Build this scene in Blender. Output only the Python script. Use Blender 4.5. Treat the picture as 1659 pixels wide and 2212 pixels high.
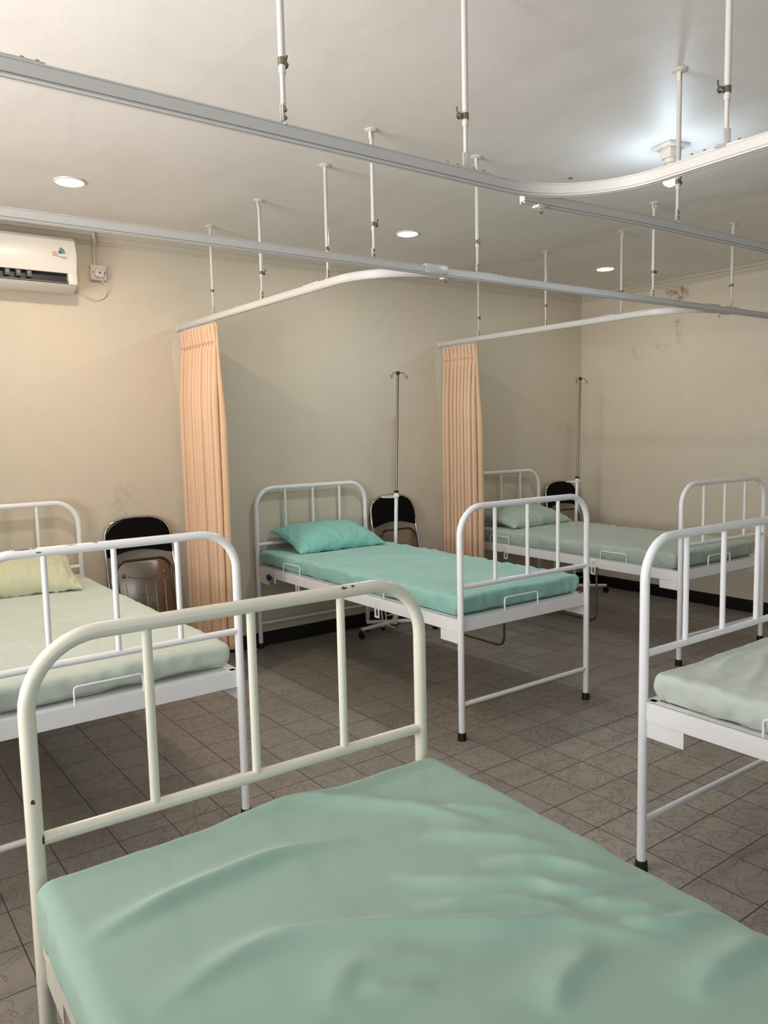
import bpy, bmesh, math, random
import numpy as np
from mathutils import Vector, Matrix, noise

# ------------------------------------------------------------------ reset
for o in list(bpy.data.objects): bpy.data.objects.remove(o)
S = bpy.context.scene
COL = S.collection
random.seed(7)
PI = math.pi

# ------------------------------------------------------------------ camera
YAW, PITCH, ROLL, FPX = 0.6364, -0.1043, 0.0217, 1687.97
r0 = Vector((math.cos(YAW), -math.sin(YAW), 0)); f0 = Vector((math.sin(YAW), math.cos(YAW), 0)); u0 = Vector((0, 0, 1))
F = f0*math.cos(PITCH) + u0*math.sin(PITCH); U = u0*math.cos(PITCH) - f0*math.sin(PITCH)
rr = r0*math.cos(ROLL) - U*math.sin(ROLL); uu = r0*math.sin(ROLL) + U*math.cos(ROLL)
cam = bpy.data.cameras.new('camera'); co = bpy.data.objects.new('camera', cam); COL.objects.link(co)
m = Matrix((rr, uu, -F)).transposed().to_4x4(); m.translation = Vector((-5.8558, -4.8002, 1.4816))
co.matrix_world = m
cam.sensor_fit = 'VERTICAL'; cam.sensor_height = 36.0; cam.lens = FPX/2212*36.0
cam.clip_start = 0.02; cam.clip_end = 200
S.camera = co

# ------------------------------------------------------------------ exposure, world, daylight
S.view_settings.view_transform = 'Standard'; S.view_settings.look = 'None'
S.view_settings.gamma = 1.0; S.view_settings.exposure = 0.0
S.view_settings.use_curve_mapping = False
w = bpy.data.worlds.new('world'); S.world = w; w.use_nodes = True
w.node_tree.nodes['Background'].inputs[0].default_value = (0.72, 0.86, 1.0, 1)
w.node_tree.nodes['Background'].inputs[1].default_value = 1.0

def area(name, loc, rot, sx, sy, power, color):
    l = bpy.data.lights.new(name, 'AREA'); l.shape = 'RECTANGLE'; l.size = sx; l.size_y = sy
    l.energy = power; l.color = color
    o = bpy.data.objects.new(name, l); COL.objects.link(o); o.location = loc; o.rotation_euler = rot
    return o
# daylight just outside the two windows of the left wall and the window/door side behind the camera
dl = area('daylight_left', (-7.72, -2.75, 1.45), (0, -PI*.68, 0), 1.5, 2.1, 112, (1.0, 0.955, 0.92)); dl.data.spread = math.radians(124)
dr_ = area('daylight_left_rear', (-7.72, -5.4, 1.40), (0, -PI*.66, 0), 1.5, 2.0, 14, (0.85, 0.93, 1.0)); dr_.data.spread = math.radians(120)
area('daylight_front', (-4.9, -7.32, 1.55), (PI/2, 0, 0), 2.6, 1.7, 18, (0.74, 0.88, 1.0))

# ------------------------------------------------------------------ constants from the room
ZC = 2.658      # ceiling
ZT = 2.147      # curtain track centre
XL, YF = -7.5, -7.1   # left wall, wall behind the camera

# ------------------------------------------------------------------ material helpers
def lin(c):
    return tuple(((v/255)/12.92 if v/255 <= .04045 else ((v/255+.055)/1.055)**2.4) for v in c)
class NT:
    def __init__(s, name):
        s.m = bpy.data.materials.new(name); s.m.use_nodes = True; s.t = s.m.node_tree; s.n = s.t.nodes
        s.b = s.n['Principled BSDF']
    def new(s, typ, **kw):
        n = s.n.new(typ)
        for k, v in kw.items():
            if hasattr(n, k): setattr(n, k, v)
            else: n.inputs[k].default_value = v
        return n
    def link(s, a, b): s.t.links.new(a, b)
    def set(s, **kw):
        for k, v in kw.items(): s.b.inputs[k.replace('_', ' ')].default_value = v
        return s
    def math(s, op, a, b=None, c=None):
        n = s.n.new('ShaderNodeMath'); n.operation = op
        for i, x in enumerate((a, b, c)):
            if x is None: continue
            if isinstance(x, (int, float)): n.inputs[i].default_value = x
            else: s.link(x, n.inputs[i])
        return n.outputs[0]
    def mix(s, fac, a, b):
        n = s.n.new('ShaderNodeMix'); n.data_type = 'RGBA'
        for sock, x in ((n.inputs[0], fac), (n.inputs[6], a), (n.inputs[7], b)):
            if isinstance(x, (int, float)): sock.default_value = x
            elif isinstance(x, tuple): sock.default_value = (*x, 1) if len(x) == 3 else x
            else: s.link(x, sock)
        return n.outputs[2]
    def noise(s, scale, detail=3, rough=.5, dist=0, vec=None):
        n = s.new('ShaderNodeTexNoise'); n.inputs['Scale'].default_value = scale; n.inputs['Detail'].default_value = detail
        n.inputs['Roughness'].default_value = rough; n.inputs['Distortion'].default_value = dist
        if vec is not None: s.link(vec, n.inputs['Vector'])
        return n.outputs[0]
    def ramp(s, val, a, b, va=0., vb=1.):
        n = s.new('ShaderNodeMapRange'); n.inputs[1].default_value = a; n.inputs[2].default_value = b
        n.inputs[3].default_value = va; n.inputs[4].default_value = vb; n.interpolation_type = 'SMOOTHSTEP'
        s.link(val, n.inputs[0]); return n.outputs[0]
    def bump(s, h, strength=.3, dist=.002, prev=None):
        n = s.new('ShaderNodeBump'); n.inputs['Strength'].default_value = strength; n.inputs['Distance'].default_value = dist
        s.link(h, n.inputs['Height'])
        if prev is not None: s.link(prev, n.inputs['Normal'])
        return n.outputs[0]
    def pos(s): return s.new('ShaderNodeNewGeometry').outputs['Position']
    def obj(s): return s.new('ShaderNodeTexCoord').outputs['Object']
    def blob(s, vec, centre, radii):
        """soft spot mask of 1 in an ellipsoid about centre"""
        sub = s.new('ShaderNodeVectorMath', operation='SUBTRACT'); s.link(vec, sub.inputs[0]); sub.inputs[1].default_value = centre
        dv = s.new('ShaderNodeVectorMath', operation='DIVIDE'); s.link(sub.outputs[0], dv.inputs[0]); dv.inputs[1].default_value = radii
        ln = s.new('ShaderNodeVectorMath', operation='LENGTH'); s.link(dv.outputs[0], ln.inputs[0])
        return s.ramp(ln.outputs['Value'], 1.0, 0.35, 0, 1)

def simple(name, c, rough=.5, metal=0., coat=0., **kw):
    t = NT(name); t.set(Base_Color=(*lin(c), 1), Roughness=rough, Metallic=metal, Coat_Weight=coat)
    n = t.noise(60, 2); t.link(t.ramp(n, .2, .8, rough*.9, min(1, rough*1.1)), t.b.inputs['Roughness'])
    return t.m

def wall_mat():
    t = NT('cream_wall_paint'); P = t.pos()
    base = t.mix(t.ramp(t.noise(.7, 3, .5, .4, P), .3, .7), lin((219, 206, 186)), lin((214, 206, 188)))
    fine = t.noise(9, 5, .65, .3, P)
    base = t.mix(t.ramp(fine, .45, .75, 0, .10), base, lin((190, 170, 140)))
    # damp stains under the cornice of the right wall, a grey smudge and scuffs on the back wall
    st = t.math('MULTIPLY', t.blob(P, (0, -.98, 2.55), (.2, .16, .12)), t.ramp(t.noise(22, 4, .7, .6, P), .42, .62))
    st2 = t.math('MULTIPLY', t.blob(P, (0, -1.0, 2.35), (.2, .05, .3)), t.ramp(t.noise(18, 4, .7, 1.0, P), .45, .7))
    st3 = t.math('MULTIPLY', t.blob(P, (0, -.72, 2.10), (.2, .45, .12)), t.ramp(t.noise(6, 4, .7, 1.0, P), .40, .7, 0, .28))
    st4 = t.math('MULTIPLY', t.blob(P, (-4.29, 0, 1.08), (.12, .2, .16)), t.ramp(t.noise(12, 4, .7, 1.2, P), .42, .62, 0, .22))
    dirt = t.math('MAXIMUM', t.math('MAXIMUM', st, st2), t.math('MAXIMUM', st3, st4))
    base = t.mix(t.math('MULTIPLY', dirt, .75), base, lin((120, 98, 66)))
    # small pale scratches
    sep = t.new('ShaderNodeMapping'); t.link(P, sep.inputs['Vector']); sep.inputs['Scale'].default_value = (9, 9, 2.2)
    sc = t.noise(1.4, 2, .5, 1.4, sep.outputs[0])
    line = t.math('LESS_THAN', t.math('ABSOLUTE', t.math('SUBTRACT', sc, .5)), .004)
    gate = t.math('GREATER_THAN', t.noise(2.3, 1, .5, 0, P), .62)
    base = t.mix(t.math('MULTIPLY', t.math('MULTIPLY', line, gate), .5), base, lin((238, 222, 194)))
    t.link(base, t.b.inputs['Base Color']); t.set(Roughness=.62); t.b.inputs['Specular IOR Level'].default_value = .35
    b = t.bump(t.noise(130, 3, .6, 0, P), .25, .0012); b = t.bump(t.noise(7, 4, .6, .5, P), .25, .006, b)
    t.link(b, t.b.inputs['Normal']); return t.m

def ceiling_mat():
    t = NT('ceiling_paint'); P = t.pos()
    base = t.mix(t.ramp(t.noise(1.1, 5, .6, 1.2, P), .35, .7), lin((230, 225, 220)), lin((223, 217, 212)))
    # wavy darker streak in the colour, running from the back wall towards the front
    mp = t.new('ShaderNodeMapping'); t.link(P, mp.inputs['Vector']); mp.inputs['Scale'].default_value = (1, .35, 1)
    wob = t.noise(2.2, 4, .6, .4, mp.outputs[0])
    sx = t.new('ShaderNodeSeparateXYZ'); t.link(P, sx.inputs[0])
    d = t.math('ABSOLUTE', t.math('ADD', t.math('ADD', sx.outputs[0], 1.78), t.math('MULTIPLY', t.math('SUBTRACT', wob, .5), 1.1)))
    base = t.mix(t.ramp(d, .20, .02, 0, .22), base, lin((176, 168, 158)))
    d2 = t.math('ABSOLUTE', t.math('SUBTRACT', t.noise(.9, 4, .6, .8, mp.outputs[0]), .5))
    base = t.mix(t.ramp(d2, .05, 0, 0, .07), base, lin((170, 162, 152)))
    fl = t.math('GREATER_THAN', t.noise(5.5, 6, .75, .6, P), .76)
    base = t.mix(t.math('MULTIPLY', fl, .25), base, lin((150, 144, 136)))
    spot = t.blob(P, (-2.81, -2.234, ZC), (.018, .018, .2))
    base = t.mix(spot, base, lin((70, 66, 60)))
    t.link(base, t.b.inputs['Base Color']); t.set(Roughness=.5); t.b.inputs['Specular IOR Level'].default_value = .4
    b = t.bump(t.noise(90, 3, .6, 0, P), .22, .0015); b = t.bump(t.noise(3.5, 4, .6, .8, P), .2, .010, b)
    t.link(b, t.b.inputs['Normal']); return t.m

TILE = .2055
def floor_mat():
    t = NT('embossed_floor_tiles'); P = t.pos()
    mp = t.new('ShaderNodeMapping'); t.link(P, mp.inputs['Vector']); mp.inputs['Location'].default_value = (3.602+TILE*40, 2.421+TILE*40, 0)
    br = t.new('ShaderNodeTexBrick'); br.offset = 0; br.squash = 1; t.link(mp.outputs[0], br.inputs['Vector'])
    br.inputs['Scale'].default_value = 1; br.inputs['Brick Width'].default_value = TILE; br.inputs['Row Height'].default_value = TILE
    br.inputs['Mortar Size'].default_value = .0021; br.inputs['Mortar Smooth'].default_value = .25; br.inputs['Bias'].default_value = 0
    br.inputs['Color1'].default_value = (*lin((158, 151, 142)), 1); br.inputs['Color2'].default_value = (*lin((148, 141, 133)), 1)
    br.inputs['Mortar'].default_value = (*lin((58, 52, 46)), 1)
    col = t.mix(t.ramp(t.noise(1.3, 3, .6, .5, P), .4, .75, 0, .35), br.outputs['Color'], lin((134, 120, 112)))
    dirt = t.ramp(t.noise(14, 6, .7, .8, P), .5, .8, 0, .3)
    col = t.mix(dirt, col, lin((108, 100, 93)))
    # embossed worm-like relief
    n1 = t.noise(10, 2.5, .6, 1.3, mp.outputs[0])
    worm = t.ramp(t.math('ABSOLUTE', t.math('SUBTRACT', n1, .5)), .0, .035, 0, 1)
    n2 = t.noise(48, 3, .6, 1.5, mp.outputs[0])
    h = t.math('ADD', t.math('MULTIPLY', worm, .5), t.math('MULTIPLY', n2, .35))
    col = t.mix(t.math('MULTIPLY', t.math('SUBTRACT', 1., worm), .05), col, lin((86, 78, 70)))
    t.link(col, t.b.inputs['Base Color'])
    h2 = t.math('MULTIPLY', h, t.math('SUBTRACT', 1., br.outputs['Fac']))
    b = t.bump(h2, 1.0, .004)
    t.link(b, t.b.inputs['Normal'])
    t.link(t.math('ADD', .27, t.math('MULTIPLY', br.outputs['Fac'], .5)), t.b.inputs['Roughness'])
    return t.m

def enamel(name, c, chips=.775, rough=.22, spots=()):
    t = NT(name); O = t.obj()
    mp = t.new('ShaderNodeMapping'); t.link(O, mp.inputs['Vector']); mp.inputs['Scale'].default_value = (14, 40, 40)
    n = t.noise(1.6, 3, .6, .3, mp.outputs[0])
    g = t.math('GREATER_THAN', n, chips)
    col = t.mix(t.ramp(t.noise(6, 3, .5, 0, O), .3, .8, 0, .25), lin(c), lin(tuple(int(v*.95) for v in c)))
    for cc, rd in spots: g = t.math('MAXIMUM', g, t.math('GREATER_THAN', t.math('MULTIPLY', t.blob(O, cc, rd), t.ramp(t.noise(150, 2, .6, 0, O), .35, .5)), .3))
    col = t.mix(g, col, lin((70, 56, 44)))
    t.link(col, t.b.inputs['Base Color']); t.set(Roughness=rough, Coat_Weight=.35, Coat_Roughness=.12)
    b = t.bump(t.noise(55, 2, .5, 0, O), .06, .001); t.link(b, t.b.inputs['Normal'])
    return t.m

def cloth(name, c, c2=None, rough=.85, crinkle=.2):
    t = NT(name); O = t.obj(); c2 = c2 or tuple(int(v*.94) for v in c)
    col = t.mix(t.ramp(t.noise(3, 4, .6, .5, O), .3, .75), lin(c), lin(c2))
    t.link(col, t.b.inputs['Base Color']); t.set(Roughness=rough, Sheen_Weight=.25, Sheen_Roughness=.5)
    t.b.inputs['Specular IOR Level'].default_value = .25
    b = t.bump(t.noise(900, 1, .5, 0, O), .10, .0004); b = t.bump(t.noise(9, 3, .55, .6, O), crinkle*.9, .005, b)
    if crinkle > .15:
        rg = t.math('ABSOLUTE', t.math('SUBTRACT', t.noise(4.5, 1.5, .5, .5, O), .5)); b = t.bump(t.ramp(rg, 0, .08), crinkle, .006, b)
    t.link(b, t.b.inputs['Normal']); return t.m

def baseboard_mat():
    t = NT('black_baseboard_paint'); P = t.pos()
    sx = t.new('ShaderNodeSeparateXYZ'); t.link(P, sx.inputs[0])
    n = t.noise(11, 6, .75, .8, P)
    low = t.ramp(sx.outputs[2], .035, .0, 0, .20)
    g = t.math('GREATER_THAN', t.math('ADD', n, low), .80)
    t.link(t.mix(g, lin((11, 10, 9)), lin((150, 138, 118))), t.b.inputs['Base Color']); t.set(Roughness=.55)
    t.link(t.bump(t.noise(40, 4, .6, 0, P), .3, .003), t.b.inputs['Normal']); return t.m

def emit(name, c, s):
    t = NT(name); t.set(Base_Color=(1, 1, 1, 1)); t.b.inputs['Emission Color'].default_value = (*c, 1); t.b.inputs['Emission Strength'].default_value = s
    return t.m

def pane_mat():
    m = bpy.data.materials.new('window_glass'); m.use_nodes = True; nt = m.node_tree; nt.nodes.clear()
    o = nt.nodes.new('ShaderNodeOutputMaterial'); mx = nt.nodes.new('ShaderNodeMixShader'); tr = nt.nodes.new('ShaderNodeBsdfTransparent')
    g = nt.nodes.new('ShaderNodeBsdfGlossy'); g.inputs['Roughness'].default_value = .02; mx.inputs[0].default_value = .06
    nt.links.new(tr.outputs[0], mx.inputs[1]); nt.links.new(g.outputs[0], mx.inputs[2]); nt.links.new(mx.outputs[0], o.inputs[0])
    return m

M = {}
M['wall'] = wall_mat(); M['ceil'] = ceiling_mat(); M['floor'] = floor_mat(); M['base'] = baseboard_mat()
M['cornice'] = simple('cornice_paint', (206, 196, 180), .6)
M['enamel'] = enamel('white_enamel', (246, 248, 250))
M['rod'] = enamel('rod_paint', (206, 201, 194), .9, .3)
M['cream'] = enamel('white_enamel_bounce_tint', (226, 222, 206), .80, .22, (((-.228, .012, 1.126), (.013, .012, .004)), ((-.252, .012, 1.126), (.010, .012, .004)), ((.452, .015, .82), (.005, .012, .007)), ((.438, .0, .742), (.004, .03, .016))))  # white enamel with warm bounce light mixed into its colour; spots are paint chips
M['enamel_a'] = enamel('scuffed_white_enamel', (246, 248, 250), .80, .22, (((-.28, -.006, 1.130), (.05, .012, .003)), ((-.14, -.006, 1.130), (.03, .012, .003)), ((-.06, -.006, 1.130), (.012, .012, .003)), ((-.24, -.015, 1.117), (.012, .012, .003))))
M['sheet_near'] = cloth('mint_sheet', (149, 178, 163), (144, 173, 158), .85, .12)
M['sheet_teal'] = cloth('aqua_sheet', (150, 200, 191), (142, 192, 183))
M['sheet_pale'] = cloth('pale_grey_green_sheet', (200, 210, 200), (192, 202, 192))
M['sheet_cream'] = cloth('pale_mint_cream_sheet', (204, 214, 202), (194, 206, 194))
M['sheet_far'] = cloth('dusty_green_sheet', (176, 192, 180), (166, 182, 170))
M['pillow_teal'] = cloth('aqua_pillowcase', (136, 200, 190), (128, 191, 181))
M['pillow_cream'] = cloth('cream_green_pillowcase', (208, 210, 180), (198, 202, 172))
M['pillow_far'] = cloth('dusty_green_pillowcase', (176, 196, 180), (166, 186, 170))
M['curtain'] = cloth('peach_curtain_cloth', (230, 196, 165), (224, 188, 157), .8)
M['hem'] = cloth('peach_curtain_hem', (226, 190, 152), (220, 182, 146), .75)
M['chrome'] = simple('chrome', (200, 198, 194), .12, 1.)
M['steel'] = simple('steel', (134, 126, 112), .25, 1.)
M['dullmetal'] = simple('bronzed_seat_pan', (150, 138, 126), .22, .9)
M['dark_rib'] = simple('seat_frame_metal', (96, 88, 80), .18, 1.)
M['black_pad'] = simple('black_vinyl', (3, 3, 4), .7); M['black_pad'].node_tree.nodes['Principled BSDF'].inputs['Specular IOR Level'].default_value = .15
M['rubber'] = simple('black_rubber', (18, 18, 20), .5)
M['alu'] = simple('painted_aluminium_track', (206, 203, 199), .34, .12)
M['slot'] = simple('dark_slot', (40, 38, 36), .6)
M['white_plastic'] = simple('white_plastic', (222, 217, 210), .35, 0, .2)
M['plastic_shade'] = simple('off_white_plastic', (214, 208, 196), .4)
M['dark_plastic'] = simple('dark_grey_plastic', (34, 34, 36), .45)
M['grey_plastic'] = simple('grey_plastic', (92, 92, 94), .4)
M['blue_knob'] = simple('navy_plastic', (28, 30, 88), .4)
M['led'] = emit('led_panel', (1., .98, .95), 14)
M['bulb'] = emit('bulb_glow', (.72, .87, 1.0), 24)
M['green_print'] = simple('olive_print', (110, 116, 40), .5)
M['blue_print'] = simple('blue_print', (40, 130, 150), .5)
M['red_print'] = simple('red_print', (190, 110, 96), .5)
M['grey_print'] = simple('grey_print', (150, 144, 138), .5)
M['frame_paint'] = simple('window_frame_paint', (196, 188, 172), .5)
M['pane'] = pane_mat()
M['cord'] = simple('white_cable', (214, 210, 200), .5)

# ------------------------------------------------------------------ mesh helpers
class MB:
    def __init__(s): s.bm = bmesh.new()
    def box(s, x0, x1, y0, y1, z0, z1, bev=0.):
        v = [s.bm.verts.new((x, y, z)) for x in (x0, x1) for y in (y0, y1) for z in (z0, z1)]
        fs = [(0, 1, 3, 2), (4, 6, 7, 5), (0, 4, 5, 1), (2, 3, 7, 6), (0, 2, 6, 4), (1, 5, 7, 3)]
        faces = [s.bm.faces.new([v[i] for i in f]) for f in fs]
        if bev:
            es = list({e for f in faces for e in f.edges})
            bmesh.ops.bevel(s.bm, geom=es, offset=bev, segments=2, profile=.5, affect='EDGES')
        return s
    def tube(s, pts, r, seg=12, cap=True, closed=False, radii=None):
        pts = [Vector(p) for p in pts]; n = len(pts); rings = []
        prev = None
        for i, p in enumerate(pts):
            if closed: d = (pts[(i+1) % n]-pts[i-1]).normalized()
            elif i == 0: d = (pts[1]-pts[0]).normalized()
            elif i == n-1: d = (pts[-1]-pts[-2]).normalized()
            else: d = ((pts[i+1]-p).normalized()+(p-pts[i-1]).normalized()).normalized()
            if prev is None:
                a = d.orthogonal().normalized()
            else:
                a = (prev - d*prev.dot(d)).normalized()
            prev = a; b = d.cross(a); R = radii[i] if radii else r
            rings.append([s.bm.verts.new(p+(a*math.cos(2*PI*k/seg)+b*math.sin(2*PI*k/seg))*R) for k in range(seg)])
        rng = range(n if closed else n-1)
        for i in rng:
            A, B = rings[i], rings[(i+1) % n]
            off = 0
            if closed and i == n-1:
                off = min(range(seg), key=lambda k: (A[0].co-B[k].co).length)
            for k in range(seg):
                s.bm.faces.new((A[k], A[(k+1) % seg], B[(k+1+off) % seg], B[(k+off) % seg]))
        if cap and not closed:
            s.bm.faces.new(rings[0][::-1]); s.bm.faces.new(rings[-1])
        return s
    def lathe(s, prof, c=(0, 0, 0), seg=28, axis='z'):
        c = Vector(c); rings = []
        for (r, z) in prof:
            ring = []
            for k in range(seg):
                a = 2*PI*k/seg; x, y = max(r, 1e-5)*math.cos(a), max(r, 1e-5)*math.sin(a)
                v = {'z': (x, y, z), 'y': (x, z, y), 'x': (z, x, y)}[axis]
                ring.append(s.bm.verts.new(c+Vector(v)))
            rings.append(ring)
        for A, B in zip(rings, rings[1:]):
            for k in range(seg): s.bm.faces.new((A[k], A[(k+1) % seg], B[(k+1) % seg], B[k]))
        s.bm.faces.new(rings[0][::-1]); s.bm.faces.new(rings[-1])
        return s
    def prism(s, poly, axis, a0, a1, bev=0.):
        """extrude a 2-D polygon along an axis: x -> (y,z), y -> (x,z), z -> (x,y)"""
        def P(p, a): return {'x': (a, p[0], p[1]), 'y': (p[0], a, p[1]), 'z': (p[0], p[1], a)}[axis]
        A = [s.bm.verts.new(P(p, a0)) for p in poly]; B = [s.bm.verts.new(P(p, a1)) for p in poly]; n = len(poly)
        fs = [s.bm.faces.new(A[::-1]), s.bm.faces.new(B)]
        for i in range(n): fs.append(s.bm.faces.new((A[i], A[(i+1) % n], B[(i+1) % n], B[i])))
        if bev:
            es = list({e for f in fs[:2] for e in f.edges})
            bmesh.ops.bevel(s.bm, geom=es, offset=bev, segments=2, profile=.5, affect='EDGES')
        return s
    def sweep(s, path, prof, closed_prof=True):
        """profile (side, up) swept along a horizontal path"""
        rings = []; n = len(path); path = [Vector(p) for p in path]
        for i, p in enumerate(path):
            if i == 0: d = path[1]-path[0]
            elif i == n-1: d = path[-1]-path[-2]
            else: d = (path[i+1]-p).normalized()+(p-path[i-1]).normalized()
            d.normalize(); side = Vector((d.y, -d.x, 0))
            rings.append([s.bm.verts.new(p+side*a+Vector((0, 0, b))) for a, b in prof])
        k = len(prof)
        for A, B in zip(rings, rings[1:]):
            for i in range(k): s.bm.faces.new((A[i], A[(i+1) % k], B[(i+1) % k], B[i]))
        s.bm.faces.new(rings[0][::-1]); s.bm.faces.new(rings[-1]); return s
    def make(s, name, mat, parent=None, smooth=True, ang=35):
        bmesh.ops.recalc_face_normals(s.bm, faces=s.bm.faces)
        me = bpy.data.meshes.new(name); s.bm.to_mesh(me); s.bm.free()
        return link_mesh(name, me, mat, parent, smooth, ang)

def link_mesh(name, me, mat, parent=None, smooth=True, ang=35):
    me.materials.append(mat)
    if smooth:
        for p in me.polygons: p.use_smooth = True
        if ang < 179: me.set_sharp_from_angle(angle=math.radians(ang))
    o = bpy.data.objects.new(name, me); COL.objects.link(o)
    if parent: o.parent = parent
    return o

def thing(name, label, cat, loc=(0, 0, 0), rz=0., group=None):
    o = bpy.data.objects.new(name, None); COL.objects.link(o); o.empty_display_size = .1
    o.location = loc; o.rotation_euler = (0, 0, rz); o['label'] = label; o['category'] = cat
    if group: o['group'] = group
    return o
def struct(o): o['kind'] = 'structure'; return o
def copy_tree(o, parent=None):
    c = o.copy(); COL.objects.link(c); c.parent = parent
    for ch in [x for x in bpy.data.objects if x.parent == o]: copy_tree(ch, c)
    return c
def arc(cx, cy, r, a0, a1, n=10):
    return [(cx+r*math.cos(a0+(a1-a0)*i/n), cy+r*math.sin(a0+(a1-a0)*i/n)) for i in range(n+1)]

# ------------------------------------------------------------------ room shell
T = .12
struct(MB().box(XL-T, T, YF-T, T, -.1, 0).make('floor', M['floor'], smooth=False))
struct(MB().box(XL-T, T, YF-T, T, ZC, ZC+.1).make('ceiling', M['ceil'], smooth=False))
struct(MB().box(XL-T, 0, 0, T, 0, ZC).make('wall_back', M['wall'], smooth=False))
struct(MB().box(0, T, YF-T, T, 0, ZC).make('wall_right', M['wall'], smooth=False))
wl = MB()   # left wall with two window openings
wl.box(XL-T, XL, YF, 0, 0, .75).box(XL-T, XL, YF, 0, 2.25, ZC)
for a, b in ((YF, -6.4), (-4.4, -3.85), (-1.65, 0)): wl.box(XL-T, XL, a, b, .75, 2.25)
struct(wl.make('wall_left', M['wall'], smooth=False))
wf = MB()   # wall behind the camera with a window opening
wf.box(XL-T, 0, YF-T, YF, 0, .7).box(XL-T, 0, YF-T, YF, 2.4, ZC).box(XL-T, -6.2, YF-T, YF, .7, 2.4).box(-3.6, 0, YF-T, YF, .7, 2.4)
struct(wf.make('wall_front', M['wall'], smooth=False))
def window(name, ax, a0, a1, z0, z1, plane):
    fr = MB(); t = .05
    bars = [(a0, a0+t, z0, z1), (a1-t, a1, z0, z1), (a0, a1, z0, z0+t), (a0, a1, z1-t, z1)]
    n = 3
    for i in range(1, n): c = a0+(a1-a0)*i/n; bars.append((c-t/2, c+t/2, z0+t, z1-t))
    for (p, q, c, d) in bars:
        if ax == 'y': fr.box(plane-.06, plane-.02, p, q, c, d)
        else: fr.box(p, q, plane-.06, plane-.02, c, d)
    w_ = struct(fr.make(name, M['frame_paint'], smooth=False))
    g = MB()
    if ax == 'y': g.box(plane-.043, plane-.037, a0+t, a1-t, z0+t, z1-t)
    else: g.box(a0+t, a1-t, plane-.043, plane-.037, z0+t, z1-t)
    g.make('pane', M['pane'], w_, smooth=False)
window('window_1', 'y', -3.85, -1.65, .75, 2.25, XL)
window('window_2', 'y', -6.4, -4.4, .75, 2.25, XL)
window('window_3', 'x', -6.2, -3.6, .7, 2.4, YF)
struct(MB().box(XL, -.006, -.006, 0, 0, .100).make('baseboard_back', M['base'], smooth=False))
struct(MB().box(-.006, 0, YF, -.006, 0, .100).make('baseboard_right', M['base'], smooth=False))
# cornice: stepped cove, mitred run along back and right wall
cz = ZC
corn = [(0, -.056), (.007, -.056), (.010, -.046), (.020, -.040), (.028, -.026), (.036, -.018), (.048, -.014), (.052, -.009), (.052, 0), (0, 0)]
c = MB(); c.prism([(-a, cz+b) for a, b in corn], 'x', XL, -.0); struct(c.make('trim_back', M['cornice'], ang=25))
c = MB(); c.prism([(-a, cz+b) for a, b in corn], 'y', YF, 0.); struct(c.make('trim_right', M['cornice'], ang=25))

# ------------------------------------------------------------------ curtain tracks
PROF = [(-.011, -.017), (-.004, -.017), (-.004, -.012), (.004, -.012), (.004, -.017), (.011, -.017), (.011, -.0140), (.0072, -.0132), (.0072, -.0112), (.011, -.0104),
        (.011, .0120), (.0095, .0130), (.011, .0140), (.011, .017), (-.011, .017), (-.011, .0140), (-.0095, .0130), (-.011, .0120), (-.011, -.0104), (-.0072, -.0112), (-.0072, -.0132), (-.011, -.0140)]
def track(pts, label, z=ZT):
    root = thing('curtain_track', label, 'curtain rail', (pts[0][0], pts[0][1], z))
    o = MB().sweep([(x-pts[0][0], y-pts[0][1], 0) for x, y in pts], PROF).make('rail', M['alu'], root, ang=50)
    return root
def on_track(root, name, mb, mat, wx, wy, rz=0., dz=0., smooth=True):
    o = mb.make(name, mat, root, smooth)
    o.location = (wx-root.location.x, wy-root.location.y, dz); o.rotation_euler = (0, 0, rz); return o
def splice(root, x, y, rz=0., l=.16):
    mb = MB().box(-l/2, l/2, -.010, .010, .017, .021, .001)
    p = on_track(root, 'splice_plate', mb, M['alu'], x, y, rz)
    for k in (-.40, -.18, .18, .40):
        b = MB().lathe([(.0045, 0), (.0045, .004), (.002, .006)], (k*l, 0, .021), 10).make('bolt', M['steel'], p)
def cap_hook(root, x, y, rz=0.):
    mb = MB().box(-.02, .012, -.013, .013, -.022, -.013, .002)
    p = on_track(root, 'end_stop', mb, M['white_plastic'], x, y, rz)
    MB().tube([(0, 0, -.02), (0, 0, -.03), (.005, 0, -.037), (.011, 0, -.034), (.012, 0, -.028)], .0018, 6).make('hook', M['steel'], p)

Y2 = -2.205; Y1 = -3.20
t2 = track([(XL+.01, Y2-.005), (-4.9, Y2-.005), (-3.0, Y2), (-.012, Y2-.01)], 'long white curtain rail crossing the whole room above the far row of bed ends')
splice(t2, -3.33, Y2); splice(t2, -1.30, Y2, 0)
for xx in (-3.64, -1.52):
    on_track(t2, 'junction_cover', MB().box(-.06, .06, -.0145, .0145, -.012, .026, .002), M['alu'], xx, Y2)
t1p = [(XL+.01, Y1-.01), (-5.3, Y1-.01)] + [(-4.26, Y1-.008)] + arc(-4.24, Y1-.30, .292, PI/2, 0, 14) + [(-3.955, -3.75), (-3.97, YF+.01)]
t1 = track(t1p, 'near white curtain rail that bends through a rounded corner overhead')
splice(t1, -4.385, Y1-.008); splice(t1, -3.953, -3.66, PI/2); splice(t1, -5.50, Y1-.01, 0, .12)
t1b = track([(-4.115, -3.155), (-3.6, -3.19), (-2.9, -3.20), (-.012, -3.20)], 'white curtain rail running right from behind the rounded corner')
cap_hook(t1b, -4.045, -3.16, 0); on_track(t1b, 'end_bracket', MB().box(-.02, .03, -.012, .012, .017, .024, .002), M['alu'], -4.10, -3.156)
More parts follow.
